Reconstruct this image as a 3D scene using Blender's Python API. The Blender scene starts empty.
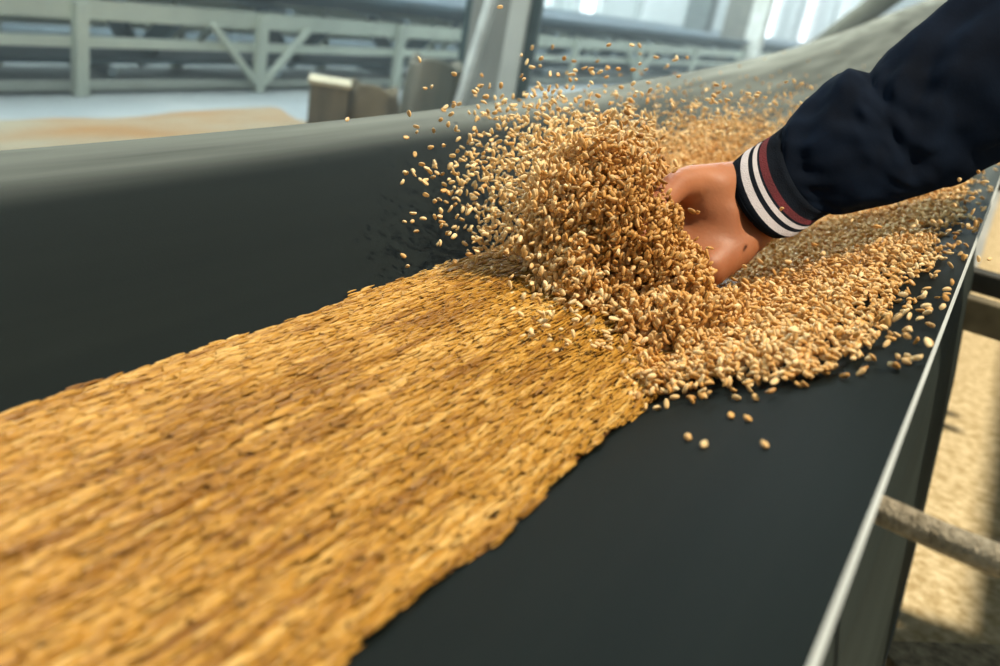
import bpy, bmesh, math, random
import numpy as np
from mathutils import Vector, Matrix, noise

random.seed(5)
rng = np.random.default_rng(11)
C = bpy.context.scene.collection
CH = 0.80            # camera height above the hall floor
ZB = 0.55            # height of the bottom of the belt trough
CX = -0.27           # centre line of the belt

# ------------------------------------------------------------------ camera frame
F = 883.45
AX = Vector((0.84505972, -0.33105432, 0.41985368))
AY = Vector((0.50605607, 0.24178234, -0.82791821))
AZ = Vector((0.17257269, 0.91210983, 0.37185257))
def ray(px, py):
    d = Vector((px - 500, 333 - py, -F)) / F
    return Vector((d @ AX, d @ AY, d @ AZ))
def at(px, py, t):
    return ray(px, py) * t + Vector((0, 0, CH))
def at_z(px, py, z):
    r = ray(px, py)
    return r * ((z - CH) / r.z) + Vector((0, 0, CH))
def at_x(px, py, x):
    r = ray(px, py)
    return r * (x / r.x) + Vector((0, 0, CH))

# ------------------------------------------------------------------ materials
MATS = {}
def mat(name, col, rough=0.6, metal=0.0, var=0.25, scale=8, stretch=(1, 1, 1), bump=0.0, bscale=60, spec=0.5, col2=None, sss=0):
    if name in MATS: return MATS[name]
    m = bpy.data.materials.new(name); m.use_nodes = True
    nt = m.node_tree; b = nt.nodes['Principled BSDF']
    tc = nt.nodes.new('ShaderNodeTexCoord'); mp = nt.nodes.new('ShaderNodeMapping')
    mp.inputs['Scale'].default_value = stretch
    nt.links.new(tc.outputs['Object'], mp.inputs['Vector'])
    nz = nt.nodes.new('ShaderNodeTexNoise'); nz.inputs['Scale'].default_value = scale; nz.inputs['Detail'].default_value = 6
    nt.links.new(mp.outputs[0], nz.inputs['Vector'])
    rp = nt.nodes.new('ShaderNodeValToRGB')
    c2 = col2 or tuple(c * (1 - var) for c in col)
    c1 = col if col2 else tuple(min(1, c * (1 + var)) for c in col)
    rp.color_ramp.elements[0].position = .32; rp.color_ramp.elements[1].position = .68
    rp.color_ramp.elements[0].color = (*c2, 1); rp.color_ramp.elements[1].color = (*c1, 1)
    nt.links.new(nz.outputs[0], rp.inputs[0]); nt.links.new(rp.outputs[0], b.inputs['Base Color'])
    b.inputs['Roughness'].default_value = rough; b.inputs['Metallic'].default_value = metal
    b.inputs['Specular IOR Level'].default_value = spec
    if sss:
        b.inputs['Subsurface Weight'].default_value = sss
        b.inputs['Subsurface Radius'].default_value = (.012, .004, .002)
        b.inputs['Subsurface Scale'].default_value = 1.0
    if bump:
        n2 = nt.nodes.new('ShaderNodeTexNoise'); n2.inputs['Scale'].default_value = bscale; n2.inputs['Detail'].default_value = 4
        nt.links.new(mp.outputs[0], n2.inputs['Vector'])
        bp = nt.nodes.new('ShaderNodeBump'); bp.inputs['Strength'].default_value = bump; bp.inputs['Distance'].default_value = .004
        nt.links.new(n2.outputs[0], bp.inputs['Height']); nt.links.new(bp.outputs[0], b.inputs['Normal'])
    MATS[name] = m
    return m

def grain_mat():
    m = bpy.data.materials.new('wheat'); m.use_nodes = True
    nt = m.node_tree; b = nt.nodes['Principled BSDF']; out = nt.nodes['Material Output']
    at_ = nt.nodes.new('ShaderNodeAttribute'); at_.attribute_name = 'kcol'
    tc = nt.nodes.new('ShaderNodeTexCoord'); nz = nt.nodes.new('ShaderNodeTexNoise'); nz.inputs['Scale'].default_value = 700
    nt.links.new(tc.outputs['Object'], nz.inputs['Vector'])
    mr = nt.nodes.new('ShaderNodeMapRange'); mr.inputs[3].default_value = .82; mr.inputs[4].default_value = 1.15
    nt.links.new(nz.outputs[0], mr.inputs[0])
    mx = nt.nodes.new('ShaderNodeVectorMath'); mx.operation = 'SCALE'
    nt.links.new(at_.outputs['Color'], mx.inputs[0]); nt.links.new(mr.outputs[0], mx.inputs['Scale'])
    nt.links.new(mx.outputs[0], b.inputs['Base Color'])
    b.inputs['Roughness'].default_value = .42; b.inputs['Specular IOR Level'].default_value = .4
    tr = nt.nodes.new('ShaderNodeBsdfTranslucent'); nt.links.new(mx.outputs[0], tr.inputs[0])
    ms = nt.nodes.new('ShaderNodeMixShader'); ms.inputs[0].default_value = .16
    nt.links.new(b.outputs[0], ms.inputs[1]); nt.links.new(tr.outputs[0], ms.inputs[2]); nt.links.new(ms.outputs[0], out.inputs[0])
    return m
WHEAT = grain_mat()

def belt_mat():
    m = bpy.data.materials.new('belt_rubber'); m.use_nodes = True
    nt = m.node_tree; b = nt.nodes['Principled BSDF']
    tc = nt.nodes.new('ShaderNodeTexCoord'); mp = nt.nodes.new('ShaderNodeMapping'); mp.inputs['Scale'].default_value = (55, 1.6, 20)
    nt.links.new(tc.outputs['Object'], mp.inputs['Vector'])
    nz = nt.nodes.new('ShaderNodeTexNoise'); nz.inputs['Scale'].default_value = 1.0; nz.inputs['Detail'].default_value = 7
    nt.links.new(mp.outputs[0], nz.inputs['Vector'])
    sp = nt.nodes.new('ShaderNodeSeparateXYZ'); nt.links.new(tc.outputs['Object'], sp.inputs[0])
    # pale sheen painted into the outer lip (-x side); dust and gleam far up
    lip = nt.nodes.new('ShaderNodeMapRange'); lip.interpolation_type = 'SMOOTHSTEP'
    lip.inputs[1].default_value = CX - .215; lip.inputs[2].default_value = CX - .262; lip.inputs[3].default_value = 0; lip.inputs[4].default_value = LIP_SHEEN
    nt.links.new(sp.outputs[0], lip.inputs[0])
    far = nt.nodes.new('ShaderNodeMapRange'); far.interpolation_type = 'SMOOTHSTEP'
    far.inputs[1].default_value = .6; far.inputs[2].default_value = 2.0; far.inputs[3].default_value = 0; far.inputs[4].default_value = .33
    nt.links.new(sp.outputs[1], far.inputs[0])
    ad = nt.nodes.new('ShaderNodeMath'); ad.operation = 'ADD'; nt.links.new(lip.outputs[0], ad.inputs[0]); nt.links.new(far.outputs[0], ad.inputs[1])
    mr = nt.nodes.new('ShaderNodeMapRange'); mr.inputs[1].default_value = .3; mr.inputs[2].default_value = .7; mr.inputs[3].default_value = .6; mr.inputs[4].default_value = 1.3
    nt.links.new(nz.outputs[0], mr.inputs[0])
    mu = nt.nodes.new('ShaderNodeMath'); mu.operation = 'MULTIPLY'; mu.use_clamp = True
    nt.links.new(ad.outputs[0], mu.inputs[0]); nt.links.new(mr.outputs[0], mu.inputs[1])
    rp = nt.nodes.new('ShaderNodeValToRGB')
    rp.color_ramp.elements[0].color = (.003, .0055, .005, 1); rp.color_ramp.elements[1].color = (.0075, .0105, .009, 1)
    nt.links.new(nz.outputs[0], rp.inputs[0])
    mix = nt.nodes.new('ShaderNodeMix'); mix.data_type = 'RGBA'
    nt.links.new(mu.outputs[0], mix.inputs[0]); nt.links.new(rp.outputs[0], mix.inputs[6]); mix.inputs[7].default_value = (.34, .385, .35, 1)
    nt.links.new(mix.outputs[2], b.inputs['Base Color'])
    b.inputs['Roughness'].default_value = .6; b.inputs['Specular IOR Level'].default_value = .06
    fb = nt.nodes.new('ShaderNodeTexNoise'); fb.inputs['Scale'].default_value = 900
    nt.links.new(tc.outputs['Object'], fb.inputs['Vector'])
    bp = nt.nodes.new('ShaderNodeBump'); bp.inputs['Strength'].default_value = .15; bp.inputs['Distance'].default_value = .001
    nt.links.new(fb.outputs[0], bp.inputs['Height']); nt.links.new(bp.outputs[0], b.inputs['Normal'])
    return m
LIP_SHEEN = .34

# ------------------------------------------------------------------ mesh helpers
def link(name, me, m=None, parent=None):
    o = bpy.data.objects.new(name, me); C.objects.link(o)
    if m is not None:
        for q in (m if isinstance(m, (list, tuple)) else [m]): me.materials.append(q)
    if parent: o.parent = parent
    return o
def pydata(verts, faces, smooth=False):
    me = bpy.data.meshes.new('m'); me.from_pydata([tuple(v) for v in verts], [], faces); me.update()
    if smooth: me.polygons.foreach_set('use_smooth', [True] * len(me.polygons))
    return me
def fin(bm, name, m, parent=None, bevel=0, smooth=False):
    bmesh.ops.recalc_face_normals(bm, faces=bm.faces)
    me = bpy.data.meshes.new(name); bm.to_mesh(me); bm.free()
    if smooth: me.polygons.foreach_set('use_smooth', [True] * len(me.polygons))
    o = link(name, me, m, parent)
    if bevel:
        md = o.modifiers.new('b', 'BEVEL'); md.width = bevel; md.segments = 2
    return o
def box(bm, lo, hi):
    lo, hi = Vector(lo), Vector(hi)
    r = bmesh.ops.create_cube(bm, size=1)['verts']
    for v in r: v.co = Vector(((v.co.x + .5) * (hi.x - lo.x) + lo.x, (v.co.y + .5) * (hi.y - lo.y) + lo.y, (v.co.z + .5) * (hi.z - lo.z) + lo.z))
    return r
def bar(bm, a, b, w, h, up=(0, 0, 1)):
    a, b = Vector(a), Vector(b); d = (b - a).normalized(); u = Vector(up)
    s = d.cross(u)
    if s.length < 1e-3: s = d.cross(Vector((1, 0, 0)))
    s.normalize(); u = s.cross(d).normalized()
    vs = [bm.verts.new(p + s * sx * w / 2 + u * sz * h / 2) for p in (a, b) for sx, sz in ((-1, -1), (1, -1), (1, 1), (-1, 1))]
    for f in ((0, 1, 2, 3), (4, 7, 6, 5), (0, 4, 5, 1), (1, 5, 6, 2), (2, 6, 7, 3), (3, 7, 4, 0)): bm.faces.new([vs[i] for i in f])
def tube(bm, pts, r, seg=14, cap=True, jit=0):
    pts = [Vector(p) for p in pts]; rings = []
    for i, p in enumerate(pts):
        d = (pts[min(i + 1, len(pts) - 1)] - pts[max(i - 1, 0)]).normalized()
        s = d.cross(Vector((0, 0, 1)));
        if s.length < 1e-3: s = Vector((1, 0, 0))
        s.normalize(); u = s.cross(d)
        rr = r[i] if isinstance(r, (list, tuple)) else r
        rings.append([bm.verts.new(p + (s * math.cos(k * 2 * math.pi / seg) + u * math.sin(k * 2 * math.pi / seg)) * (rr * (1 + random.uniform(-jit, jit)))) for k in range(seg)])
    for a, b in zip(rings, rings[1:]):
        for k in range(seg): bm.faces.new((a[k], a[(k + 1) % seg], b[(k + 1) % seg], b[k]))
    if cap: bm.faces.new(rings[0]); bm.faces.new(rings[-1])
def empty(name, loc, label, cat, group=None):
    o = bpy.data.objects.new(name, None); C.objects.link(o); o.location = loc; o.empty_display_size = .05
    return tag(o, label, cat, group)
def tag(o, label, cat, group=None, kind=None):
    o['label'] = label; o['category'] = cat
    if group: o['group'] = group
    if kind: o['kind'] = kind
    return o
def local(o, parent):
    """keep world-space mesh coordinates under a parent empty that is not at the origin"""
    o.parent = parent; o.matrix_parent_inverse = Matrix.Translation(parent.location).inverted(); return o

# ------------------------------------------------------------------ belt shape
_zy = np.linspace(-2, 13, 601)
_zz = np.interp(_zy, [-2, .35, .6, .88, 1.24, 1.67, 2, 2.32, 2.65, 3.17, 3.68, 4.4, 6, 13], [0, 0, .004, .0125, .028, .056, .080, .110, .143, .203, .268, .352, .54, 1.36])
_kk = np.exp(-np.linspace(-2, 2, 25) ** 2); _kk /= _kk.sum()
_zz[12:-12] = np.convolve(_zz, _kk, 'valid')
def zoff(y): return np.interp(np.asarray(y, float), _zy, _zz)      # the belt climbs towards its far end
def prof(x):
    u = np.abs(np.asarray(x, float) - CX)
    w = .013
    sp = lambda q: w * np.log1p(np.exp(np.clip(q / w, -40, 40)))
    return .53 * sp(u - .08) - .25 * sp(u - .238)
def belt_z(x, y): return ZB + prof(x) + zoff(y)
HW = .27; TH = .008

def make_conveyor():
    root = empty('belt_conveyor', (CX, 1.0, 0), 'large dark rubber belt conveyor in the foreground carrying the wheat', 'conveyor')
    xs = np.concatenate([np.linspace(CX - HW, CX + HW, 57)])
    ys = np.concatenate([np.linspace(-.7, 3, 90), np.linspace(3.1, 12, 50)])
    V = []; nx = len(xs)
    for y in ys:
        for x in xs: V.append((x, y, float(belt_z(x, y))))
    n = len(V)
    for y in ys:
        for x in xs:
            e = .001
            s = float(prof(x + e) - prof(x - e)) / (2 * e); L = math.hypot(1, s)
            V.append((x + s / L * TH, y, float(belt_z(x, y)) - TH / L))
    Fc = []; mi = []
    for j in range(len(ys) - 1):
        for i in range(nx - 1):
            a = j * nx + i
            Fc.append((a, a + 1, a + 1 + nx, a + nx)); mi.append(0)
            Fc.append((n + a, n + a + nx, n + a + 1 + nx, n + a + 1)); mi.append(0)
        for i, fl in ((0, 0), (nx - 1, 1)):
            a = j * nx + i
            q = (a, a + nx, n + a + nx, n + a)
            Fc.append(q if fl == 0 else q[::-1]); mi.append(1)
    me = pydata(V, Fc, True); me.polygons.foreach_set('material_index', mi)
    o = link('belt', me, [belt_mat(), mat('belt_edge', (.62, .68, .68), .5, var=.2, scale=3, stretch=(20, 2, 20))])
    local(o, root)
    md = o.modifiers.new('es', 'EDGE_SPLIT'); md.split_angle = math.radians(50)
    # side guard below the belt lip
    steel = mat('guard_steel', (.022, .029, .026), .7, 0, spec=.06, var=.25, scale=2, stretch=(6, 1, 6), bump=.1)
    for sgn, nm in ((1, 'side_guard'), (-1, 'side_guard')):
        bm = bmesh.new(); P = []
        sec = [(HW - .020, -.035 + .093), (HW + .010, -.05), (HW + .037, -.20), (HW + .073, -.42), (HW + .076, -.44), (HW + .083, -.50), (HW + .089, -.545)]
        yy = [-.6, .2, .8, 1.36] if sgn > 0 else [-.6, .8, 2, 4, 8, 12]
        for y in yy:
            P.append([bm.verts.new((CX + sgn * a, y, ZB + b + (float(zoff(y)) if b > -.3 else 0))) for a, b in sec])
        for A, B in zip(P, P[1:]):
            for k in range(len(sec) - 1): bm.faces.new((A[k], A[k + 1], B[k + 1], B[k]))
        g = fin(bm, nm, steel); sm = g.modifiers.new('s', 'SOLIDIFY'); sm.thickness = .003; sm.offset = 1
        local(g, root)
    # fold line on the guard
    bm = bmesh.new()
    bar(bm, (CX + HW + .070, -.5, ZB - .405), (CX + HW + .070, 1.35, ZB - .405), .008, .018)
    local(fin(bm, 'guard_flange', mat('flange', (.075, .085, .075), .6, 0), bevel=.002), root)
    # support rod sticking out to the right, idler stations
    rust = mat('dusty_rod', (.42, .37, .27), .9, 0, var=.5, scale=260, bump=.9, bscale=500, col2=(.20, .17, .11))
    bm = bmesh.new(); a = at(878, 510, .43); tube(bm, [a + Vector((k * .03, 0, -.0005 * k)) for k in range(-2, 24)], .0072, 16, jit=.09)
    local(fin(bm, 'support_rod', rust, smooth=True), root)
    dark = mat('bracket_steel', (.05, .05, .04), .6, .3, var=.4, scale=20)
    for y in (1.42, 2.4, 3.4, 4.6, 6, 8, 10):
        zo = float(zoff(y))
        bm = bmesh.new(); bar(bm, (CX - HW - .06, y, ZB - .075 + zo), (CX + HW + .38, y, ZB - .075 + zo), .035, .03)
        local(fin(bm, 'cross_member', dark, bevel=.003), root)
        bm = bmesh.new(); bar(bm, (CX - HW - .06, y - .10, ZB - .10 + zo), (CX + HW + .38, y - .10, ZB - .10 + zo), .03, .045)
        local(fin(bm, 'cross_member', mat('bracket_olive', (.14, .12, .07), .7, .1, var=.4, scale=20), bevel=.003), root)
        for s in (-1, 0, 1):
            bm = bmesh.new()
            if s == 0: p, q = Vector((CX - .075, y, ZB - .025 + zo)), Vector((CX + .075, y, ZB - .025 + zo))
            else: p, q = Vector((CX + s * .095, y, ZB - .02 + zo)), Vector((CX + s * .235, y, ZB + .05 + zo))
            tube(bm, [p, q], .014, 20)
            local(fin(bm, 'idler_roller', mat('roller', (.12, .12, .11), .4, .7)), root)
    for y in (0, 1.42, 3.4, 6, 8, 10, 11.8):
        for s in (-1, 1):
            bm = bmesh.new(); bar(bm, (CX + s * .22, y, 0), (CX + s * .22, y, ZB - .06 + float(zoff(y)) + (.02 if y not in (0,) else 0)), .04, .04)
            local(fin(bm, 'leg', dark, bevel=.003), root)
    return root
make_conveyor()

# ------------------------------------------------------------------ wheat kernels
def kernel_template(seg=6, rings=4):
    V = [(0, 0, -1.0)]
    for i in range(rings):
        a = -math.pi / 2 + math.pi * (i + 1) / (rings + 1)
        z = math.sin(a); r = math.cos(a) ** .8
        z = z * 1.0
        wid = r * (1 - .13 * z)                      # blunt germ end, narrower brush end
        for k in range(seg):
            t = 2 * math.pi * k / seg
            x, y = math.cos(t) * wid, math.sin(t) * wid * .9
            if abs(k - seg * .75) < .6: y *= .45     # ventral crease
            if abs(z) < .7: y += .12 * (1 - z * z)   # hump of the back
            V.append((x, y, z))
    V.append((0, 0, 1.0))
    Fq = []
    for k in range(seg): Fq.append((0, 1 + (k + 1) % seg, 1 + k))
    for i in range(rings - 1):
        for k in range(seg):
            a = 1 + i * seg + k; b = 1 + i * seg + (k + 1) % seg
            Fq.append((a, b, b + seg, a + seg))
    last = len(V) - 1; o = 1 + (rings - 1) * seg
    for k in range(seg): Fq.append((o + k, o + (k + 1) % seg, last))
    return np.array(V, np.float32), Fq
KL, KW = .0033, .00165      # half length, half width

def rot_from_axis(d, spin):
    """N x 3 long-axis directions + spin -> N x 3 x 3 matrices (columns x, y, z=long axis)"""
    d = d / np.linalg.norm(d, axis=1, keepdims=True)
    ref = np.where(np.abs(d[:, 2:3]) < .9, np.array([[0, 0, 1.]]), np.array([[1., 0, 0]]))
    x = np.cross(ref, d); x /= np.linalg.norm(x, axis=1, keepdims=True)
    y = np.cross(d, x)
    c, s = np.cos(spin)[:, None], np.sin(spin)[:, None]
    return np.stack([x * c + y * s, y * c - x * s, d], axis=2)

def kernel_mesh(P, D, col, scale=None, lw=(1, 1), seg=6, rings=4, extra=None):
    TV, TF = kernel_template(seg, rings)
    N = len(P); nv = len(TV)
    R = rot_from_axis(D, rng.uniform(0, 2 * math.pi, N))
    sc = np.ones(N) if scale is None else scale
    S = TV[None] * np.stack([KW * lw[1] * sc, KW * lw[1] * sc, KL * lw[0] * sc], 1)[:, None, :] * rng.uniform(.88, 1.12, (N, 1, 3))
    V = np.einsum('nij,nvj->nvi', R, S) + P[:, None, :]
    V = V.reshape(-1, 3)
    cols = np.repeat(np.concatenate([col, np.ones((N, 1))], 1), nv, axis=0)
    lens = np.array([len(f) for f in TF]); flat = np.concatenate([np.array(f) for f in TF])
    loops = (flat[None] + (np.arange(N) * nv)[:, None]).ravel()
    totals = np.tile(lens, N)
    if extra is not None:
        eV, eF, eC = extra
        base = len(V); V = np.concatenate([V, eV]); cols = np.concatenate([cols, eC])
        ef = np.array(eF) + base
        loops = np.concatenate([loops, ef.ravel()]); totals = np.concatenate([totals, np.full(len(ef), ef.shape[1])])
    starts = np.concatenate([[0], np.cumsum(totals)[:-1]])
    me = bpy.data.meshes.new('kernels')
    me.vertices.add(len(V)); me.vertices.foreach_set('co', V.astype(np.float32).ravel())
    me.loops.add(len(loops)); me.loops.foreach_set('vertex_index', loops.astype(np.int32))
    me.polygons.add(len(totals)); me.polygons.foreach_set('loop_start', starts.astype(np.int32))
    me.polygons.foreach_set('use_smooth', np.ones(len(totals), bool))
    me.update(calc_edges=True)
    at_ = me.attributes.new('kcol', 'FLOAT_COLOR', 'POINT'); at_.data.foreach_set('color', cols.astype(np.float32).ravel())
    me.materials.append(WHEAT)
    return me

def kcolors(v, warm=0):
    """v in 0..1 : dark amber -> gold -> pale straw"""
    v = np.clip(v, 0, 1)[:, None]
    a, b, c = np.array([.36, .150, .022]), np.array([.72, .39, .105]), np.array([.98, .75, .39])
    if warm: a, b, c = np.array([.29, .125, .012]), np.array([.53, .275, .037]), np.array([.76, .50, .16])
    return np.where(v < .5, a + (b - a) * v * 2, b + (c - b) * (v * 2 - 1))

def vnoise(x, y, sx, sy, seed=0):
    return np.array([noise.noise(Vector((a * sx, b * sy, seed))) for a, b in zip(x, y)])

# --- the moving stream (near part, kernels lie along the belt)
XL, XR = -.369, -.130
def stream_top(x, y):
    s = np.clip((x - (XL + XR) / 2) / ((XR - XL) / 2), -1, 1)
    lo = float(prof(XL)); hi = float(prof(XR))
    base = lo + (hi - lo) * (s + 1) / 2
    return ZB + np.asarray(zoff(y)) + base + .012 * (1 - s * s) + .002
def make_stream():
    # base bed
    xs = np.linspace(XL + .004, XR - .004, 30); ys = np.linspace(-.25, .75, 90)
    gx, gy = np.meshgrid(xs, ys); gx = gx.ravel(); gy = gy.ravel()
    gz = stream_top(gx, gy) - .0045
    gz = np.maximum(gz, belt_z(gx, gy) + .0004)
    eV = np.stack([gx, gy, gz], 1)
    eF = [(j * 30 + i, j * 30 + i + 1, (j + 1) * 30 + i + 1, (j + 1) * 30 + i) for j in range(89) for i in range(29)]
    eC = np.tile([.22, .085, .014, 1], (len(eV), 1))
    N = 66000
    x = rng.uniform(XL - .006, XR + .006, N); y = rng.uniform(-.24, .72, N)
    edge = vnoise(x, y, 1, 22, 3.3) * .007 + vnoise(x, y, 1, 70, 8.3) * .004
    edge2 = vnoise(x, y, 1, 14, 13.3) * .010 + vnoise(x, y, 1, 60, 18.3) * .007
    keep = (x > XL + edge) & (x < XR + edge2)
    x, y = x[keep], y[keep]; N = len(x)
    z = np.maximum(stream_top(x, y), belt_z(x, y) + .002) + rng.uniform(-.0030, .0012, N)
    st = vnoise(x, y, 230, 16, 1.1); st2 = vnoise(x, y, 30, 5, 7.7)
    v = .36 + .62 * st + .28 * st2 + rng.normal(0, .13, N)
    D = np.stack([rng.normal(0, .07, N), np.ones(N), rng.normal(0, .05, N)], 1)
    me = kernel_mesh(np.stack([x, y, z], 1), D, kcolors(v, 1), lw=(1.95, .50), extra=(eV, eF, eC))
    o = link('wheat_stream', me)
    tag(o, 'smooth golden stream of wheat running down the near half of the belt', 'wheat', kind='stuff')
make_stream()

# --- the disturbed layer of wheat beyond and right of the splash
def make_heap():
    Vx = []; N = 120000
    x = rng.uniform(-.535, -.002, N); y = .45 + 2.4 * rng.uniform(0, 1, N) ** 1.25
    u = x - CX
    n1 = vnoise(x, y, 18, 12, 2.2)
    rb = np.interp(y, [.45, .52, .7, 1.0, 1.6, 3], [-.046, -.034, -.028, -.024, -.035, -.12]) + n1 * .012
    lb = np.interp(y, [.45, .62, .8, 1.0, 1.3, 1.7, 2.2, 3], [-.14, -.34, -.385, -.42, -.44, -.42, -.38, -.30]) + n1 * .02
    nb = .472 + .012 * n1 + np.interp(x, [-.15, -.12, -.06, -.03], [-.02, .0, .0, .03])
    din = np.minimum(np.minimum(rb - x, x - lb) / .03, (y - nb) / .02)
    cov = np.clip(.5 + .5 * din, 0, 1) ** 1.5
    cov = np.where((din < 0) & (din > -1.0), .06, cov)
    cov = np.where(din <= -1, np.where((y > .85) & (x < lb), .02, 0), cov)
    # sparse scatter of hopping kernels on the far left wing
    wing = (x < lb) & (y > .95)
    cov = np.where(wing, np.clip(.13 - (lb - x) * 1.1, .015, .2), cov)
    cov *= np.interp(y, [0, 1.3, 1.7, 2.4], [1, 1, .35, .04])
    dens = np.interp(y, [.45, 1.0, 1.6, 3], [1, .8, .6, .5])
    k = rng.uniform(0, 1, N) < cov * dens
    x, y, cov, din, n1 = x[k], y[k], cov[k], din[k], n1[k]; N = len(x)
    thick = .013 * np.clip(cov, 0, 1) + .003 * n1
    z = belt_z(x, y) + .0022 + np.clip(thick, 0, 1) * rng.uniform(.35, 1.15, N)
    hop = rng.uniform(0, 1, N) < np.where(cov < .3, .45, .05)
    z += hop * rng.exponential(.010, N)
    D = rng.normal(0, 1, (N, 3)); D[:, 2] *= .55
    v = .64 + .25 * n1 + rng.normal(0, .19, N)
    # bed
    xs = np.linspace(-.47, -.05, 40); ys = np.linspace(.53, 2.2, 80)
    gx, gy = np.meshgrid(xs, ys); gx = gx.ravel(); gy = gy.ravel()
    l2 = np.interp(gy, [.45, .62, .8, 1.0, 1.3, 1.7, 2.2, 3], [-.14, -.34, -.385, -.42, -.44, -.42, -.38, -.30])
    inn = np.clip(np.minimum(np.minimum((gx - l2 - .02) / .03, (-.06 - gx) / .02), np.minimum((gy - .54) / .03, (1.5 - gy) / .3)), 0, 1)
    gz = belt_z(gx, gy) - .004 + .0095 * inn
    eV = np.stack([gx, gy, gz], 1)
    eF = [(j * 40 + i, j * 40 + i + 1, (j + 1) * 40 + i + 1, (j + 1) * 40 + i) for j in range(79) for i in range(39)]
    eC = np.tile([.42, .22, .065, 1], (len(eV), 1))
    me = kernel_mesh(np.stack([x, y, z], 1), D, kcolors(v), lw=(.98, 1.05), extra=(eV, eF, eC))
    o = link('wheat_layer', me)
    tag(o, 'loose tumbling layer of pale wheat on the belt beneath the arm', 'wheat', kind='stuff')
    print('heap', N)
make_heap()

# --- the splash heap thrown up over the hand
BL = [(700, 338, .650, .040), (708, 334, .650, .037), (724, 350, .655, .024), (658, 308, .66, .048), (630, 243, .675, .044), (618, 198, .69, .033),
      (600, 176, .70, .024), (576, 215, .70, .034), (592, 285, .665, .034), (652, 368, .612, .028), (695, 380, .610, .023), (622, 345, .635, .026),
      (640, 200, .70, .016), (560, 176, .71, .016), (738, 364, .625, .020), (556, 240, .69, .020), (672, 262, .685, .024), (664, 385, .600, .018),
      (690, 376, .580, .026), (732, 360, .600, .024), (655, 372, .588, .024), (706, 343, .615, .034), (662, 338, .62, .038)]
def make_splash():
    cs = np.array([tuple(at(a, b, t)) for a, b, t, r in BL]); rs = np.array([b[3] for b in BL])
    lo = (cs - rs[:, None]).min(0) - .035; hi = (cs + rs[:, None]).max(0) + .035
    N = 330000
    P = rng.uniform(lo, hi, (N, 3))
    nn = np.array([noise.noise(Vector(p) * 38) for p in P]) * .010
    d = np.min(np.linalg.norm(P[:, None] - cs[None], axis=2) - rs[None], axis=1) + nn
    vol = np.prod(hi - lo); per = vol / N
    dens = np.where((d < 0) & (d > -.026), 1 / 88e-9 * per, 0)
    dens = np.where(d >= 0, np.exp(-d / .0055) / 95e-9 * per, dens)
    left = np.clip((-.20 - P[:, 0]) / .08, 0, 1)
    right = np.clip((P[:, 0] + .222) / .02, 0, 1) * (P[:, 2] > ZB + .05)
    dens = np.where(d >= 0, dens * (.35 + 1.2 * left) * (1 - .93 * right), dens)
    k = (rng.uniform(0, 1, N) < dens) & (P[:, 2] > belt_z(P[:, 0], P[:, 1]) + .002)
    # keep clear of the sleeve/hand side
    P = P[k]; d = d[k]; left = left[k]; N = len(P)
    D = rng.normal(0, 1, (N, 3)) + np.array([-.1, -.4, -1.1])
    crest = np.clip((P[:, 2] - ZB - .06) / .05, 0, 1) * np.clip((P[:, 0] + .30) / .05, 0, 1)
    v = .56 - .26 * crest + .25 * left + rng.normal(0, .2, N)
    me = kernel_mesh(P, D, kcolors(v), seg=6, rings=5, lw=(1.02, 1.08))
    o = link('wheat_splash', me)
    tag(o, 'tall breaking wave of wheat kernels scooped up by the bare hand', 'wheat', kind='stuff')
    print('splash', N)
make_splash()

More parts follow.
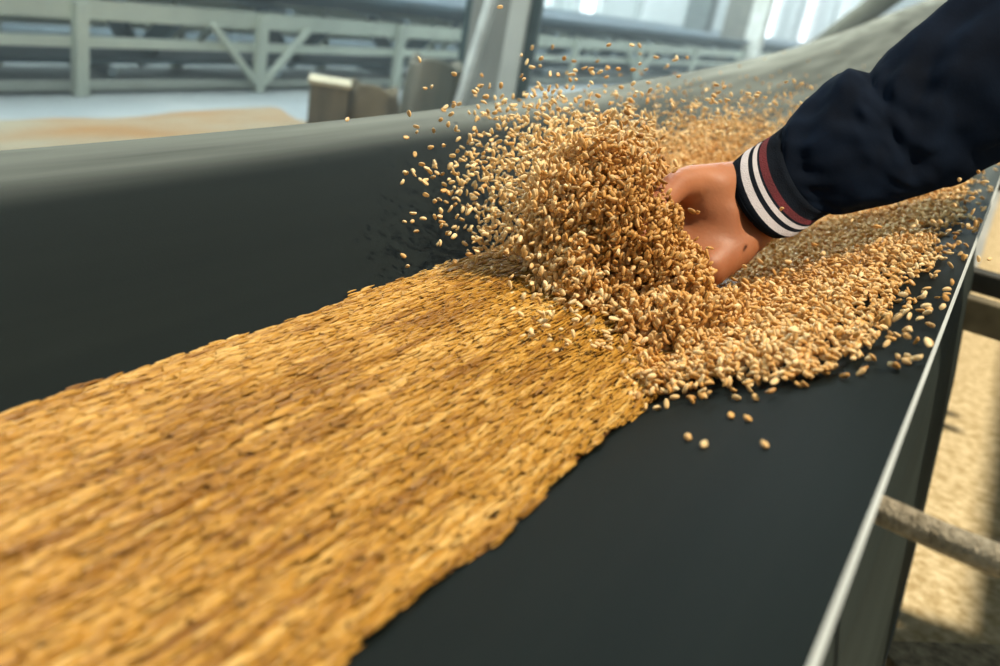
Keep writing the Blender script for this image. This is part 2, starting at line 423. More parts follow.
# --- airborne scatter
def gauss_cloud(n, cx, cy, sx, sy, t0, t1, rotd=0):
    a = math.radians(rotd); out = []
    while len(out) < n:
        gx, gy = random.gauss(0, sx), random.gauss(0, sy)
        px, py = cx + gx * math.cos(a) - gy * math.sin(a), cy + gx * math.sin(a) + gy * math.cos(a)
        p = at(px, py, random.uniform(t0, t1))
        if p.z < float(belt_z(p.x, p.y)) + .004: continue
        if p.x < CX - HW and p.z < .68: continue
        if px > 655 and py > 105 and p.y < .95: continue
        out.append(p)
    return out
def make_spray():
    P = []
    P += gauss_cloud(600, 530, 185, 36, 34, .70, .88, -20)
    P += gauss_cloud(420, 570, 160, 40, 20, .68, .86, 10)
    P += gauss_cloud(240, 500, 205, 30, 34, .66, .80, 0)
    P += gauss_cloud(380, 610, 132, 50, 16, .74, 1.0, 10)
    P += gauss_cloud(300, 660, 135, 50, 16, .8, 1.1, -10)
    P += gauss_cloud(200, 580, 330, 40, 30, .55, .66, 40)
    P += gauss_cloud(120, 740, 120, 45, 15, .95, 1.3, -15)
    P = [p for p in P]
    N = len(P); Pn = np.array([tuple(p) for p in P])
    me = kernel_mesh(Pn, rng.normal(0, 1, (N, 3)), kcolors(.92 + rng.normal(0, .14, N)), rings=5, lw=(.92, 1.0))
    o = link('wheat_spray', me)
    tag(o, 'dense spray of pale kernels fanning out left of the wave crest', 'wheat', kind='stuff')
    # individual flying kernels
    protos = []
    for k in range(8):
        D = np.array([[0, 0, 1.]])
        m = kernel_mesh(np.zeros((1, 3)), D, kcolors(np.array([.55 + .06 * k])), seg=10, rings=7, lw=(.92, 1.0))
        protos.append(m)
    Q = []
    Q += gauss_cloud(90, 480, 195, 38, 42, .66, .82, 0)
    Q += gauss_cloud(75, 560, 105, 46, 22, .68, .95, 0)
    Q += gauss_cloud(60, 620, 100, 60, 18, .75, 1.0, -10)
    Q += gauss_cloud(30, 450, 150, 25, 40, .68, .85, 0)
    Q += gauss_cloud(12, 570, 65, 40, 14, .7, .95, 0)
    Q += [at(*a) for a in ((425, 88, .8), (432, 87, .8), (402, 182, .7), (406, 173, .7), (454, 103, .8), (459, 104, .8), (482, 86, .8), (521, 55, .8), (532, 67, .8), (609, 45, .8), (632, 45, .85), (656, 57, .85), (426, 195, .7), (430, 172, .7), (500, 7, .7), (413, 213, .7), (442, 222, .7), (435, 217, .7), (640, 64, .8), (600, 72, .8))]
    for p in Q:
        o = bpy.data.objects.new('wheat_kernel', random.choice(protos)); C.objects.link(o); o.location = p
        o.rotation_euler = [random.uniform(0, 6.28) for _ in range(3)]
        tag(o, 'single pale wheat kernel flying in the air around the wave of wheat', 'wheat kernel', 'airborne wheat kernels')
    for px, py in ((688, 437), (704, 444), (765, 444), (731, 415), (748, 418), (657, 408)):
        o = bpy.data.objects.new('wheat_kernel', random.choice(protos)); C.objects.link(o)
        r = ray(px, py); t = .4
        for _ in range(60):
            p = r * t + Vector((0, 0, CH)); t += (p.z - float(belt_z(p.x, p.y)) - .0019) / -r.z * .7
        o.location = p; o.rotation_euler = (math.pi / 2, 0, random.uniform(-1.2, 1.2))
        tag(o, 'stray wheat kernel lying alone on bare dark belt in front of the splash', 'wheat kernel', 'stray kernels on the bare belt')
    for i, (px, py) in enumerate(((962, 300), (968, 312), (985, 182), (972, 198), (978, 172), (962, 188), (955, 205), (968, 225), (941, 322), (948, 285))):
        o = bpy.data.objects.new('wheat_kernel', random.choice(protos)); C.objects.link(o)
        o.location = at(px, py, .72 if i < 2 else .74); 
        p = o.location
        o.location.z = max(p.z, float(belt_z(p.x, p.y)) + .003)
        o.rotation_euler = [random.uniform(0, 6.28) for _ in range(3)]
        tag(o, 'wheat kernel bouncing off the layer near the right lip of the belt', 'wheat kernel', 'kernels at the right belt lip')
make_spray()

# ------------------------------------------------------------------ voxel-remeshed bodies
def capsules(segs, voxel, smooth_it=4):
    """segs: (p, q, rp, rq) -> one continuous mesh"""
    bm = bmesh.new()
    for p, q, rp, rq in segs:
        p, q = Vector(p), Vector(q); n = max(2, int((q - p).length / (min(rp, rq) * .35)) + 1)
        n = min(n, 26)
        for i in range(n + 1):
            f = i / n
            bmesh.ops.create_icosphere(bm, subdivisions=2, radius=rp + (rq - rp) * f, matrix=Matrix.Translation(p.lerp(q, f)))
    me = bpy.data.meshes.new('t'); bm.to_mesh(me); bm.free()
    o = bpy.data.objects.new('t', me); C.objects.link(o)
    r = o.modifiers.new('r', 'REMESH'); r.mode = 'VOXEL'; r.voxel_size = voxel; r.use_smooth_shade = True
    s = o.modifiers.new('s', 'SMOOTH'); s.iterations = smooth_it; s.factor = .5
    dg = bpy.context.evaluated_depsgraph_get(); ev = o.evaluated_get(dg)
    out = bpy.data.meshes.new_from_object(ev); bpy.data.objects.remove(o)
    out.polygons.foreach_set('use_smooth', [True] * len(out.polygons))
    return out

def make_person():
    W = at(770, 190, .756)                       # wrist inside the cuff
    FA = at(870, 138, .765); FB = at(965, 90, .785); EL = at(1012, 61, .795); SH = Vector((.24, 1.10, 1.13))
    root = empty('person', (.45, 1.2, 0), 'person in a navy jacket with striped cuff scooping wheat with a bare hand', 'person')
    S = []
    a = lambda px, py, t: at(px, py, t)
    # forearm and wrist
    S.append((FA, W, .028, .024)); S.append((FB, FA, .034, .030)); S.append((EL, FB, .036, .034))
    up, lowp = a(738, 184, .752), a(764, 222, .750)
    S.append((W, a(742, 197, .752), .023, .025))
    S.append((up, a(708, 192, .728), .0205, .0245))
    S.append((lowp, a(735, 247, .730), .0165, .0180))
    S.append((a(740, 199, .750), a(704, 208, .731), .0255, .0265))
    S.append((a(735, 247, .730), a(706, 268, .708), .0185, .018))
    # thumb: leaves the side of the palm, joint visible above the grain
    S.append((a(725, 186, .736), a(692, 183, .712), .020, .0158))
    S.append((a(692, 183, .712), a(677, 185, .695), .0158, .0125))
    S.append((a(677, 185, .695), a(652, 212, .660), .0125, .0105))
    S.append((a(652, 212, .660), a(640, 236, .645), .0105, .0080))
    # palm to knuckles then four curled fingers, unequal
    K = [(684, 222, .735), (676, 240, .725), (676, 258, .712), (682, 275, .700)]
    M = [(650, 238, .735), (640, 260, .722), (642, 280, .708), (654, 296, .695)]
    T = [(628, 250, .700), (614, 272, .685), (620, 292, .672), (636, 308, .665)]
    TT = [(624, 258, .675), (610, 280, .660), (617, 300, .650), (634, 314, .645)]
    for i in range(4):
        r = (.0100, .0104, .0098, .0085)[i]
        S.append((a(722, 215 + i * 11, .725), a(*K[i]), .018, .0125))
        S.append((a(*K[i]), a(*M[i]), r * 1.1, r)); S.append((a(*M[i]), a(*T[i]), r, r * .92)); S.append((a(*T[i]), a(*TT[i]), r * .92, r * .78))
    # rest of the body: upper arm, torso, neck, head, legs (standing beside the conveyor, leaning over it)
    N_ = Vector((.42, 1.17, 1.30)); HD = Vector((.33, 1.12, 1.45)); HP = Vector((.66, 1.32, .90))
    S += [(EL, SH, .036, .05), (SH, Vector((.42, 1.18, 1.2)), .07, .08), (Vector((.42, 1.18, 1.2)), HP, .135, .14),
          (Vector((.42, 1.18, 1.2)), N_, .08, .055), (N_, HD, .055, .06), (HD, HD + Vector((-.02, -.01, .06)), .082, .088),
          (Vector((.56, 1.28, 1.2)), Vector((.66, 1.42, 1.22)), .08, .06)]
    S += [(Vector((.66, 1.42, 1.22)), Vector((.62, 1.48, .96)), .055, .045), (Vector((.62, 1.48, .96)), Vector((.50, 1.36, .80)), .042, .03), (Vector((.50, 1.36, .80)), Vector((.44, 1.31, .76)), .035, .03)]
    for s in (-1, 1):
        h = HP + Vector((.02, s * .10, -.04))
        S += [(h, Vector((h.x - .06, h.y + s * .02, .47)), .09, .058), (Vector((h.x - .06, h.y + s * .02, .47)), Vector((h.x, h.y + s * .02, .09)), .056, .04),
              (Vector((h.x, h.y + s * .02, .05)), Vector((h.x - .16, h.y + s * .02, .035)), .045, .033)]
    # face: nose, chin, ears
    fd = Vector((-.75, -.35, -.55)).normalized()
    S += [(HD + fd * .075 + Vector((0, 0, .02)), HD + fd * .1, .012, .015), (HD + fd * .055 + Vector((0, 0, -.04)), HD + fd * .06 + Vector((0, 0, -.045)), .035, .03)]
    me = capsules([s for s in S], .0042, 6)
    skin = mat('skin', (.40, .158, .068), .5, var=.14, scale=14, bump=.06, bscale=300, spec=.3, col2=(.29, .100, .042), sss=.15)
    body = link('body', me, skin); local(body, root)
    # jacket sleeve
    navy = mat('navy_cloth', (.0030, .0065, .0145), .85, var=.3, scale=30, bump=.05, bscale=300, spec=.05)
    cw = [(757, 196.5, .742, 45, None)]
    Xd = Vector((1, 0, 0))
    # rings along the sleeve: centre (px, py, t), half height in px, tilt of ring line in image
    R = [(735.6, 160, 785, 236), (747.6, 149.8, 795.8, 235), (748.3, 149.4, 796.6, 234.6), (756.3, 145, 802.6, 230.4), (756.7, 144.8, 803, 230), (760.6, 142.2, 806.7, 227.9), (760.9, 142, 807, 227.6), (765, 140, 812, 224.5), (765.3, 139.8, 812.3, 224.2), (767, 138.5, 813.5, 223),
         (767.3, 138.3, 813.8, 222.8), (775.3, 133.2, 819.4, 219), (775.6, 133, 819.7, 218.8), (785, 126, 829, 214), (792, 120, 835, 212)]
    sl = [(792, 120, 835, 212), (796, 113, 842, 214), (802, 107, 852, 213), (812, 96, 864, 210), (824, 83, 876, 207), (837, 74, 890, 204), (850, 69.5, 903, 200.5), (862, 71, 915, 197), (870, 73, 926, 194), (878, 61, 938, 190), (888, 50, 950, 186), (903, 39, 966, 179), (922, 24, 985, 169), (948, 3, 1012, 157), (978, -24, 1045, 146)]
    def ringpts(x0, y0, x1, y1, t, tilt=.42, seg=64, wr=0, idx=0, rr=.80):
        c = at((x0 + x1) / 2, (y0 + y1) / 2, t); e = at(x1, y1, t) - c; r = e.length; e.normalize()
        view = ray((x0 + x1) / 2, (y0 + y1) / 2).normalized()
        hd = (at((x0 + x1) / 2 - 20, (y0 + y1) / 2 + 10, t) - c); hd -= e * (hd @ e); hd -= view * (hd @ view); hd.normalize()
        dep = view - e * (view @ e); dep = (dep - hd * tilt).normalized()
        out = []
        for k in range(seg):
            f = 2 * math.pi * k / seg
            w = 1 + wr * (noise.noise(Vector((math.cos(f) * 2.2 + idx * .5, math.sin(f) * 1.3, idx * .9))) + .6 * noise.noise(Vector((math.cos(f) * 4 - idx, math.sin(f) * 3, idx * 1.3 + 9)))) * abs(math.sin(f)) ** .6
            out.append(c + (e * math.cos(f) * r + dep * math.sin(f) * r * rr) * w)
        return out
    def loft(rings, name, mats, mi=None, parent=None, thick=.0025):
        V = [p for r in rings for p in r]; n = len(rings[0]); Fc = []; idx = []
        for j in range(len(rings) - 1):
            for k in range(n):
                Fc.append((j * n + k, j * n + (k + 1) % n, (j + 1) * n + (k + 1) % n, (j + 1) * n + k)); idx.append(mi[j] if mi else 0)
        me = pydata(V, Fc, True); me.polygons.foreach_set('material_index', idx)
        bm = bmesh.new(); bm.from_mesh(me); bmesh.ops.recalc_face_normals(bm, faces=bm.faces); bm.to_mesh(me); bm.free()
        o = link(name, me, mats); s = o.modifiers.new('s', 'SOLIDIFY'); s.thickness = thick; s.offset = -1
        return o
    cuffm = [mat('cuff_navy', (.0045, .007, .012), .9, var=.3, scale=60, bump=.3, bscale=900, spec=.08), mat('cuff_white', (.50, .47, .49), .9, var=.08, scale=60, bump=.5, bscale=900), mat('cuff_red', (.085, .003, .008), .9, var=.2, scale=60, bump=.5, bscale=900)]
    cr = [ringpts(*r, (.738 + i * .0006), rr=1.0, tilt=.5) for i, r in enumerate(R)]
    tuck = [p.lerp(sum(cr[0], Vector()) / len(cr[0]), .05) for p in cr[0]]
    cuff_r = [tuck] + cr
    mi = [0, 0, 1, 1, 0, 0, 1, 1, 0, 0, 2, 2, 0, 0, 0]
    # material of each gap between successive rings
    mi = [0, 0, 0, 1, 0, 0, 0, 1, 0, 0, 0, 2, 0, 0, 0]
    cuff_r = [tuck] + cr
    cuff = loft(cuff_r, 'cuff', cuffm, mi, thick=.003)
    # dense resample of the sleeve for folds
    rows = []; M_ = len(sl) - 1
    for i in range(M_ * 4 + 1):
        f = i / 4; j = min(int(f), M_ - 1); q = f - j
        A, B = sl[j], sl[j + 1]
        v = [A[k] + (B[k] - A[k]) * q for k in range(4)]
        rows.append(ringpts(*v, .746 + .045 * f / M_, tilt=.55 - .48 * min(1, f / 5), rr=1.0 - .2 * min(1, f / 5), wr=min(.17, .03 * i), idx=f * .45))
    # upper arm part of the sleeve, out to the shoulder
    last = rows[-1]; c0 = sum(last, Vector()) / len(last)
    def frame_ring(c, d, r, prev):
        pc = sum(prev, Vector()) / len(prev); d = d.normalized(); out = []
        for p in prev:
            v = p - pc; v = v - d * (v @ d); out.append(c + v.normalized() * r)
        return out
    path = [(at(1070, 25, .81), .084), (EL.lerp(SH, .35), .076), (EL.lerp(SH, .7), .082), (SH, .088), (SH + Vector((.07, .03, .03)), .095)]
    prev = last; pc = c0
    for c, r in path:
        nr = frame_ring(c, c - pc, r, prev); rows.append(nr); prev = nr; pc = c
    sleeve = loft(rows, 'jacket_sleeve', [navy], thick=.002); local(sleeve, root)
    sd = sleeve.modifiers.new('ss', 'SUBSURF'); sd.levels = 1; sd.render_levels = 1
    cuff.parent = sleeve
    # jacket torso, trousers, shoes, hair
    T = capsules([(Vector((.42, 1.18, 1.2)), HP + Vector((0, 0, .02)), .152, .158), (SH, Vector((.42, 1.18, 1.2)), .085, .10), (Vector((.56, 1.28, 1.2)), Vector((.66, 1.42, 1.22)), .10, .078), (Vector((.66, 1.42, 1.22)), Vector((.62, 1.48, .96)), .072, .06), (Vector((.62, 1.48, .96)), Vector((.515, 1.375, .82)), .058, .042), (Vector((.42, 1.18, 1.2)), Vector((.42, 1.17, 1.26)), .09, .07)], .009, 4)
    local(link('jacket', T, navy), root)
    L = []
    for s in (-1, 1):
        h = HP + Vector((.02, s * .10, -.04))
        L += [(HP + Vector((0, 0, -.03)), h, .13, .10), (h, Vector((h.x - .06, h.y + s * .02, .47)), .105, .074), (Vector((h.x - .06, h.y + s * .02, .47)), Vector((h.x, h.y + s * .02, .12)), .072, .058)]
    local(link('trousers', capsules(L, .009, 4), mat('trouser', (.03, .035, .045), .8)), root)
    for s in (-1, 1):
        h = HP + Vector((.02, s * .10, 0))
        local(link('shoe', capsules([(Vector((h.x + .01, h.y + s * .02, .055)), Vector((h.x - .18, h.y + s * .02, .045)), .055, .042)], .007, 3), mat('shoe_leather', (.03, .02, .015), .5)), root)
    local(link('hair', capsules([(HD + Vector((.02, .01, .07)), HD + Vector((.0, .0, .085)), .094, .088), (HD + Vector((.04, .02, .03)), HD + Vector((.04, .02, .07)), .075, .08)], .008, 3), mat('hair_brown', (.035, .02, .012), .7, bump=.5, bscale=200)), root)
    side = fd.cross(Vector((0, 0, 1))).normalized()
    for s in (-1, 1):
        bm = bmesh.new(); bmesh.ops.create_uvsphere(bm, u_segments=16, v_segments=12, radius=.011, matrix=Matrix.Translation(HD + fd * .082 + side * s * .03 + Vector((0, 0, .035))))
        local(fin(bm, 'eye', mat('eye_white', (.7, .7, .68), .2), smooth=True), root)
    return W
make_person()

# kernel resting on the cuff stripe and one on the skin
for px, py, t, lab in ((782, 209, .695, 'wheat kernel stuck on the white stripe of the jacket cuff'), (698, 212, .690, 'wheat kernel stuck to the back of the bare hand')):
    me = kernel_mesh(np.zeros((1, 3)), np.array([[0, 0, 1.]]), kcolors(np.array([.6])), seg=10, rings=7)
    o = link('wheat_kernel', me); o.location = at(px, py, t); o.rotation_euler = (1.1, .4, .3); tag(o, lab, 'wheat kernel')

# ------------------------------------------------------------------ the hall
def structure(o): o['kind'] = 'structure'; return o
concrete = mat('floor_concrete', (.42, .44, .42), .75, var=.18, scale=1.2, bump=.1, bscale=20, col2=(.28, .31, .31))
bm = bmesh.new(); box(bm, (-8.2, -3, -.1), (3.2, 46, 0)); structure(fin(bm, 'floor', concrete))
# grainy dust on the floor right of the conveyor
def patch(name, x0, x1, y0, y1, hmax, m, label, seed, nx=40, ny=60, fall=.15):
    V = []; Fc = []
    for j in range(ny + 1):
        for i in range(nx + 1):
            u, v = i / nx, j / ny; x = x0 + (x1 - x0) * u; y = y0 + (y1 - y0) * v
            e = min(u, 1 - u, v, 1 - v) / fall; e = max(0, min(1, e)); e = e * e * (3 - 2 * e)
            n = noise.fractal(Vector((x * 1.6, y * 1.1, seed)), 1, 2, 5) * .5 + .5
            V.append((x, y, -.004 + (hmax * n + .006) * e if e > 0 else -.004))
    for j in range(ny):
        for i in range(nx):
            a = j * (nx + 1) + i; Fc.append((a, a + 1, a + nx + 2, a + nx + 1))
    o = link(name, pydata(V, Fc, True), m); tag(o, label, 'spilled grain', kind='stuff')
dustm = mat('grain_dust', (.72, .61, .38), .9, scale=55, bump=1.0, bscale=160, col2=(.40, .30, .14))
patch('spilled_chaff', .03, 1.1, -1.5, 9, .006, dustm, 'pale carpet of spilled chaff and grain on the floor right of the conveyor', 3, 30, 90, .03)
spillm = mat('spilled_wheat', (.36, .33, .23), .9, scale=1.7, bump=.6, bscale=120, col2=(.36, .16, .032), stretch=(1.4, .6, 1))
patch('spilled_wheat', -3.35, -1.2, .7, 3.6, .05, spillm, 'golden heaps of spilled wheat on the floor at the left behind the belt', 8, fall=.42)

# long wall with windows on the left
wallm = mat('wall_plaster', (.60, .66, .64), .85, var=.10, scale=.8)
pil = mat('wall_pilaster', (.68, .73, .71), .8, var=.08, scale=1)
WX = -7.0
wins = [(3.2, 4.0), (6.4, 7.2), (9.75, 10.55), (12.7, 13.5), (14.55, 15.35), (26.5, 27.8), (30.8, 32.3), (35, 36.5), (40, 41.5)]
bm = bmesh.new()
box(bm, (WX - .25, -3, 0), (WX, 46, .35)); box(bm, (WX - .25, -3, 2.1), (WX, 46, 4.2))
prev = -3
for a, b in wins: box(bm, (WX - .25, prev, .35), (WX, a, 2.1)); prev = b
box(bm, (WX - .25, prev, .35), (WX, 46, 2.1))
structure(fin(bm, 'wall_left', wallm))
glass = bpy.data.materials.new('window_daylight'); glass.use_nodes = True
nt = glass.node_tree; b = nt.nodes['Principled BSDF']; b.inputs['Base Color'].default_value = (.8, .88, .92, 1)
b.inputs['Emission Color'].default_value = (.88, .96, 1, 1); b.inputs['Emission Strength'].default_value = 3.5
tn = nt.nodes.new('ShaderNodeTexNoise'); tn.inputs['Scale'].default_value = 3
for i, (a, c) in enumerate(wins):
    bm = bmesh.new(); box(bm, (WX - .16, a, .35), (WX - .14, c, 2.1)); w = structure(fin(bm, 'window_%d' % (i + 1), glass))
    bm = bmesh.new()
    for y in (a + .02, (a + c) / 2, c - .02): box(bm, (WX - .14, y - .02, .35), (WX - .09, y + .02, 2.1))
    for z in (.37, 1.2, 2.08): box(bm, (WX - .14, a, z - .02), (WX - .09, c, z + .02))
    fin(bm, 'window_frame', pil, w)
for i in range(14):
    y = 1.9 + i * 3.0
    bm = bmesh.new(); box(bm, (WX - .02, y, 0), (WX + .16, y + .34, 4.2)); structure(fin(bm, 'trim_%d' % (i + 1), pil, bevel=.01))
bm = bmesh.new(); box(bm, (-8, 46, 0), (3.2, 46.2, 4.2)); structure(fin(bm, 'wall_back', wallm))

bm = bmesh.new(); box(bm, (-8.2, -3, 4.2), (.2, 46, 4.4)); structure(fin(bm, 'ceiling', mat('ceiling_panels', (.45, .50, .50), .8)))
for y in (2, 7, 12, 18, 26, 36):  # fill lamps added below the ceiling to brighten the dark hall
    L_ = bpy.data.lights.new('hall_fill', 'AREA'); L_.shape = 'RECTANGLE'; L_.size = 4; L_.size_y = 2.5; L_.energy = 300 + y * 8; L_.color = (.78, .95, 1)
    lo = bpy.data.objects.new('hall_fill', L_); C.objects.link(lo); lo.location = (-4.3, y, 4.1)
# conveyors parallel to ours
cream = mat('cream_paint', (.62, .66, .55), .6, var=.12, scale=3)
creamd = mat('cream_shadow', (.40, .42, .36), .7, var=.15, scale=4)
navyb = mat('blue_black_belt', (.035, .065, .085), .6, var=.3, scale=2)
grey = mat('grey_steel', (.24, .30, .33), .5, .2, var=.3, scale=3)
def bg_conveyor(x, y0, y1, posts, braced, label, zt=.40, wd=.62, tone=(cream, creamd)):
    root = empty('truss_conveyor', (x, (y0 + y1) / 2, 0), label, 'conveyor')
    P = lambda bm, nm, m, bv=.004: local(fin(bm, nm, m, bevel=bv), root)
    for k, xx in ((0, x), (1, x - wd)):
        bm = bmesh.new(); box(bm, (xx - .03, y0, zt - .085), (xx, y1, zt)); P(bm, 'top_beam', tone[0])
        bm = bmesh.new(); box(bm, (xx - .03, y0, zt - .20), (xx, y1, zt - .155)); P(bm, 'middle_rail', tone[0])
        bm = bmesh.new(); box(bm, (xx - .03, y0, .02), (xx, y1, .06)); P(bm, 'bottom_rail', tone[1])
        for y in posts:
            bm = bmesh.new(); box(bm, (xx - .01, y - .03, 0), (xx + .035, y + .03, zt - .01)); P(bm, 'post', tone[0])
            if y in braced:
                for s in (-1, 1):
                    bm = bmesh.new(); bar(bm, (xx + .02, y + s * .03, .05), (xx + .02, y + s * .34, zt - .07), .03, .035, (1, 0, 0)); P(bm, 'brace', tone[0])
    # troughed belt on top, return belt below
    bm = bmesh.new(); sec = [(.03, .115), (-.10, .06), (-.20, .03), (-wd + .17, .03), (-wd + .07, .06), (-wd - .06, .115)]
    for yy in (y0, y1): pass
    A = [bm.verts.new((x + a, y0, zt + b)) for a, b in sec]; B = [bm.verts.new((x + a, y1, zt + b)) for a, b in sec]
    for k in range(5): bm.faces.new((A[k], A[k + 1], B[k + 1], B[k]))
    o = fin(bm, 'belt', navyb); s = o.modifiers.new('s', 'SOLIDIFY'); s.thickness = .03; local(o, root)
    bm = bmesh.new(); box(bm, (x - wd + .03, y0, .12), (x - .06, y1, .145)); P(bm, 'return_belt', navyb)
    y = y0 + .3
    while y < y1:
        bm = bmesh.new(); tube(bm, [(x - .04, y, .09), (x - wd + .01, y, .09)], .028, 12); P(bm, 'return_roller', grey, 0)
        for s_ in (-1, 1):
            bm = bmesh.new(); bar(bm, (x - wd / 2, y + .35, .10), (x - wd / 2 + s_ * wd * .42, y + .35, zt - .05), .09, .05, (0, 1, 0)); P(bm, 'hanger', navyb)
        bm = bmesh.new(); box(bm, (x - wd, y - .03, zt), (x + .01, y + .03, zt + .03)); P(bm, 'idler_bracket', grey)
        y += 1.05
bg_conveyor(-3.5, .3, 20, [1.45, 2.5, 3.55, 4.75, 6.0, 7.3, 8.8, 10.5, 12.5, 15, 18], [3.55, 6.0, 8.8, 12.5], 'cream truss conveyor with V braces nearest behind the foreground belt')
bg_conveyor(-5.0, .3, 30, [1.2, 3.0, 4.8, 6.6, 8.4, 10.2, 12, 14, 17, 20, 24], [], 'grey conveyor in the far row along the window wall', zt=.36, tone=(grey, grey))

# columns
bm = bmesh.new()
colb = mat('column_concrete', (.30, .29, .25), .85, var=.2, scale=5, stretch=(1, 1, .3), bump=.3, bscale=20)
p = at_z(492, 128, 0); px, py = p.x, p.y
root = empty('pillar', (px, py, 0), 'brown-grey riveted pillar with pale central strip standing behind the belt', 'pillar')
for nm, m, lo, hi in (('pillar_core', colb, (-.20, -.10, 0), (.0, .12, 3.8)), ('pale_strip', mat('pale_paint', (.66, .64, .56), .7, var=.1, scale=4), (.0, -.13, 0), (.10, .09, 3.8)), ('dark_flange', mat('dark_flange', (.045, .075, .075), .7), (.10, -.10, 0), (.16, .12, 3.8)), ('dark_flange', mat('dark_flange', (.03, .05, .05), .7), (-.24, -.08, 0), (-.20, .1, 3.8))):
    bm = bmesh.new(); box(bm, lo, hi); o = fin(bm, nm, m, root, bevel=.01)
root.rotation_euler = (0, 0, math.radians(25))
bm = bmesh.new(); box(bm, (.02, -.16, .95), (.10, -.12, 1.08)); fin(bm, 'red_sign', mat('sign_red', (.5, .09, .05), .6), root, bevel=.004)
a = at(457, 110, 4.2); b2 = at(501, -30, 4.2); d = (b2 - a).normalized()
bm = bmesh.new(); tube(bm, [a - d * (a.z / d.z), b2 + d * 1.2], .028, 14)
o = fin(bm, 'leaning_pole', mat('pole_paint', (.60, .60, .54), .6), smooth=False); tag(o, 'pale slanted pole leaning against the brown-grey pillar', 'pole')
def simple_col(px, t, w, m, label, top=3.8, tint=None):
    q = at(px, 30, t)
    root = empty('pillar', (q.x, q.y, 0), label, 'pillar')
    bm = bmesh.new(); box(bm, (-w / 2, -w / 2, 0), (w / 2, w / 2, top)); fin(bm, 'shaft', m, root, bevel=.02)
    bm = bmesh.new(); box(bm, (-w / 2 - .03, -w / 2 - .03, 0), (w / 2 + .03, w / 2 + .03, .25)); fin(bm, 'base', m, root, bevel=.01)
simple_col(697, 13, .34, mat('grey_column', (.13, .15, .14), .8), 'slim grey pillar in the middle distance left of the pale one')
simple_col(757, 12, .22, mat('pale_column', (.90, .86, .72), .7), 'pale cream pillar in front of the bright far windows')
simple_col(737, 12.4, .34, mat('beige_column', (.19, .18, .14), .8), 'beige-grey square pillar touching the pale cream pillar')
# slanting chute high beyond the belt
bm = bmesh.new(); tube(bm, [at(815, 52, 9), at(850, 25, 9), at(900, -12, 9), at(960, -60, 9)], .115, 16)
o = fin(bm, 'slanted_chute', mat('chute_brown', (.13, .115, .07), .8, var=.3, scale=3), smooth=False)
tag(o, 'dark brown chute pipe slanting up behind the far end of the belt', 'chute')

# sacks and box standing on the floor
def sack(px0, px1, py0, py1, t, m, label, lean=0):
    a, b2 = at(px0, py1, t), at(px1, py1, t)
    c = (a + b2) / 2; w = (b2 - a).length; h = (py1 - py0) * t / F * .96
    bm = bmesh.new(); seg = 40; rows = 22
    fwd = Vector((a.y - b2.y, b2.x - a.x, 0)).normalized(); sd = Vector((b2.x - a.x, b2.y - a.y, 0)).normalized()
    R_ = []; H = c.z + h
    for j in range(rows + 1):
        f = j / rows; z = H * f; rr = []
        for k in range(seg):
            q = 2 * math.pi * k / seg
            e = 3.0
            cx_ = math.copysign(abs(math.cos(q)) ** (2 / e), math.cos(q)); sy_ = math.copysign(abs(math.sin(q)) ** (2 / e), math.sin(q))
            wob = 1 + .06 * math.sin(7 * q + 2) + .05 * noise.noise(Vector((q, f * 3, px0)))
            sc = (1 - .12 * f + .05 * math.sin(f * 3.1)) * wob
            rr.append(bm.verts.new(Vector((c.x, c.y, 0)) + sd * (cx_ * w / 2 * sc + lean * f * w) + fwd * sy_ * w * .33 * sc + Vector((0, 0, z + .02 * math.sin(3 * q) * f * f))))
        R_.append(rr)
    for A, B in zip(R_, R_[1:]):
        for k in range(seg): bm.faces.new((A[k], A[(k + 1) % seg], B[(k + 1) % seg], B[k]))
    bm.faces.new(R_[0])
    top = [bm.verts.new(v.co.lerp(Vector((c.x + sd.x * lean * w, c.y + sd.y * lean * w, H)), .14) - Vector((0, 0, .03))) for v in R_[-1]]
    inn = [bm.verts.new(v.co.lerp(Vector((c.x, c.y, H)), .3) - Vector((0, 0, .10))) for v in top]
    for k in range(seg):
        bm.faces.new((R_[-1][k], R_[-1][(k + 1) % seg], top[(k + 1) % seg], top[k])); bm.faces.new((top[k], top[(k + 1) % seg], inn[(k + 1) % seg], inn[k]))
    bm.faces.new(inn)
    o = fin(bm, 'grain_sack', m, smooth=True); tag(o, label, 'sack'); return o
sack(399, 455, 60, 118, 4.3, mat('sack_grey', (.27, .235, .17), .9, var=.25, scale=9, stretch=(1, 1, .15), col2=(.11, .115, .09)), 'tall grey-brown open sack standing left of the leaning pole', .03)
sack(342, 396, 86, 126, 4.15, mat('sack_brown', (.20, .155, .09), .9, var=.3, scale=7), 'low dark brown open sack between the box and the tall sack')
def crate():
    a, b2 = at(304, 124, 4.1), at(348, 124, 4.1); w = (b2 - a).length
    c = (a + b2) / 2; H = at(325, 80, 4.1).z
    root = empty('wooden_box', (c.x, c.y, 0), 'brown wooden box with pale top standing leftmost behind the belt', 'box'); root.rotation_euler = (0, 0, math.radians(40))
    m1 = mat('crate_side', (.17, .14, .09), .9, var=.3, scale=12, stretch=(1, 1, .2)); m2 = mat('crate_lid', (.62, .52, .34), .8, var=.15, scale=10)
    bm = bmesh.new(); h = w * .42
    box(bm, (-h, -h, 0), (h, -h + .02, H)); box(bm, (-h, h - .02, 0), (h, h, H)); box(bm, (-h, -h + .02, 0), (-h + .02, h - .02, H)); box(bm, (h - .02, -h + .02, 0), (h, h - .02, H)); box(bm, (-h + .02, -h + .02, 0), (h - .02, h - .02, .02))
    fin(bm, 'box_body', m1, root, bevel=.003)
    bm = bmesh.new(); box(bm, (-h - .01, -h - .01, H), (h + .01, h + .01, H + .018)); fin(bm, 'lid', m2, root, bevel=.004)
crate()
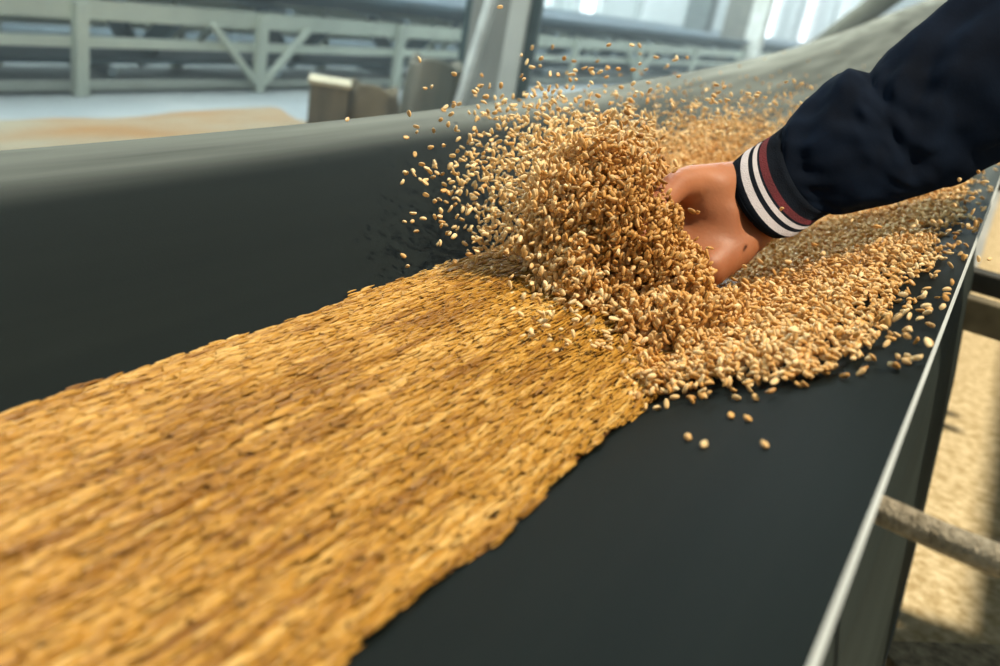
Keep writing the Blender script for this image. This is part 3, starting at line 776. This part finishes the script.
# unseen plank screen added on the right to throw the floor shadow
root = empty('shadow_planks', (.64, 3.0, 0), 'upright plank partition added out of view to shade the floor at right', 'partition')
for k in range(8):
    bm = bmesh.new(); box(bm, (-.02, -1.5 + k * .42, 0), (.0, -1.5 + k * .42 + .415, .92)); fin(bm, 'plank', mat('plank', (.30, .22, .13), .8, var=.3, scale=6, stretch=(1, 1, .15)), root, bevel=.003)
# dusty board across the bottom right
bm = bmesh.new(); a = at_z(884, 664, .12); b2 = at_z(1040, 668, .12); bar(bm, a + (a - b2) * .0, b2 + (b2 - a) * .6, .05, .03)
o = fin(bm, 'dusty_board', mat('dusty_board', (.46, .38, .23), .95, var=.4, scale=60, bump=1, bscale=150, col2=(.16, .12, .07)), bevel=.003)
tag(o, 'dusty wooden board lying across the floor at the lower right corner', 'board')

# ------------------------------------------------------------------ light
w = bpy.data.worlds.new('sky'); bpy.context.scene.world = w; w.use_nodes = True
nt = w.node_tree; bg = nt.nodes['Background']
tc = nt.nodes.new('ShaderNodeTexCoord'); sp = nt.nodes.new('ShaderNodeSeparateXYZ'); nt.links.new(tc.outputs['Generated'], sp.inputs[0])
rp = nt.nodes.new('ShaderNodeValToRGB'); nt.links.new(sp.outputs[2], rp.inputs[0])
e = rp.color_ramp.elements; e[0].position = 0; e[0].color = (.85, .95, .97, 1); e[1].position = .75; e[1].color = (.16, .21, .25, 1)
x_ = rp.color_ramp.elements.new(.25); x_.color = (.62, .74, .78, 1)
# daylight comes mostly from the window side ahead-left
dt = nt.nodes.new('ShaderNodeVectorMath'); dt.operation = 'DOT_PRODUCT'; dt.inputs[1].default_value = Vector((-.55, .84, 0)).normalized()
nt.links.new(tc.outputs['Generated'], dt.inputs[0])
mr = nt.nodes.new('ShaderNodeMapRange'); mr.inputs[1].default_value = -1; mr.inputs[2].default_value = 1; mr.inputs[3].default_value = .35; mr.inputs[4].default_value = 1.7
nt.links.new(dt.outputs['Value'], mr.inputs[0])
nt.links.new(rp.outputs[0], bg.inputs[0]); nt.links.new(mr.outputs[0], bg.inputs[1])
sl_ = bpy.data.lights.new('sun', 'SUN'); sl_.energy = 5.6; sl_.color = (1, .86, .66); sl_.angle = math.radians(3)
so = bpy.data.objects.new('sun', sl_); C.objects.link(so)
so.rotation_euler = Vector((.42, .15, .88)).to_track_quat('Z', 'Y').to_euler(); so.location = (2, 4, 6)

# dusty air hanging in the hall beyond the belt
bm = bmesh.new(); box(bm, (-6.95, -2.5, .01), (-1.1, 45.5, 4.0))
hz = bpy.data.materials.new('dusty_air'); hz.use_nodes = True; nt = hz.node_tree; nt.nodes.clear()
out = nt.nodes.new('ShaderNodeOutputMaterial'); vs = nt.nodes.new('ShaderNodeVolumeScatter')
vs.inputs['Color'].default_value = (.80, .92, .92, 1); vs.inputs['Density'].default_value = .035; nt.links.new(vs.outputs[0], out.inputs['Volume'])
o = fin(bm, 'dusty_air', hz); tag(o, 'pale dusty haze filling the hall behind the belt', 'haze', kind='stuff')

# ------------------------------------------------------------------ camera
cam = bpy.data.cameras.new('camera'); co = bpy.data.objects.new('camera', cam); C.objects.link(co)
cam.sensor_width = 36; cam.lens = F * 36 / 1000; cam.clip_start = .01; cam.clip_end = 200
M = Matrix((AX, AY, AZ)).to_4x4(); M.translation = Vector((0, 0, CH)); co.matrix_world = M
cam.dof.use_dof = True; cam.dof.focus_distance = .66; cam.dof.aperture_fstop = 5.6
bpy.context.scene.camera = co
sc = bpy.context.scene
sc.view_settings.view_transform = 'Standard'
sc.view_settings.look = 'None'
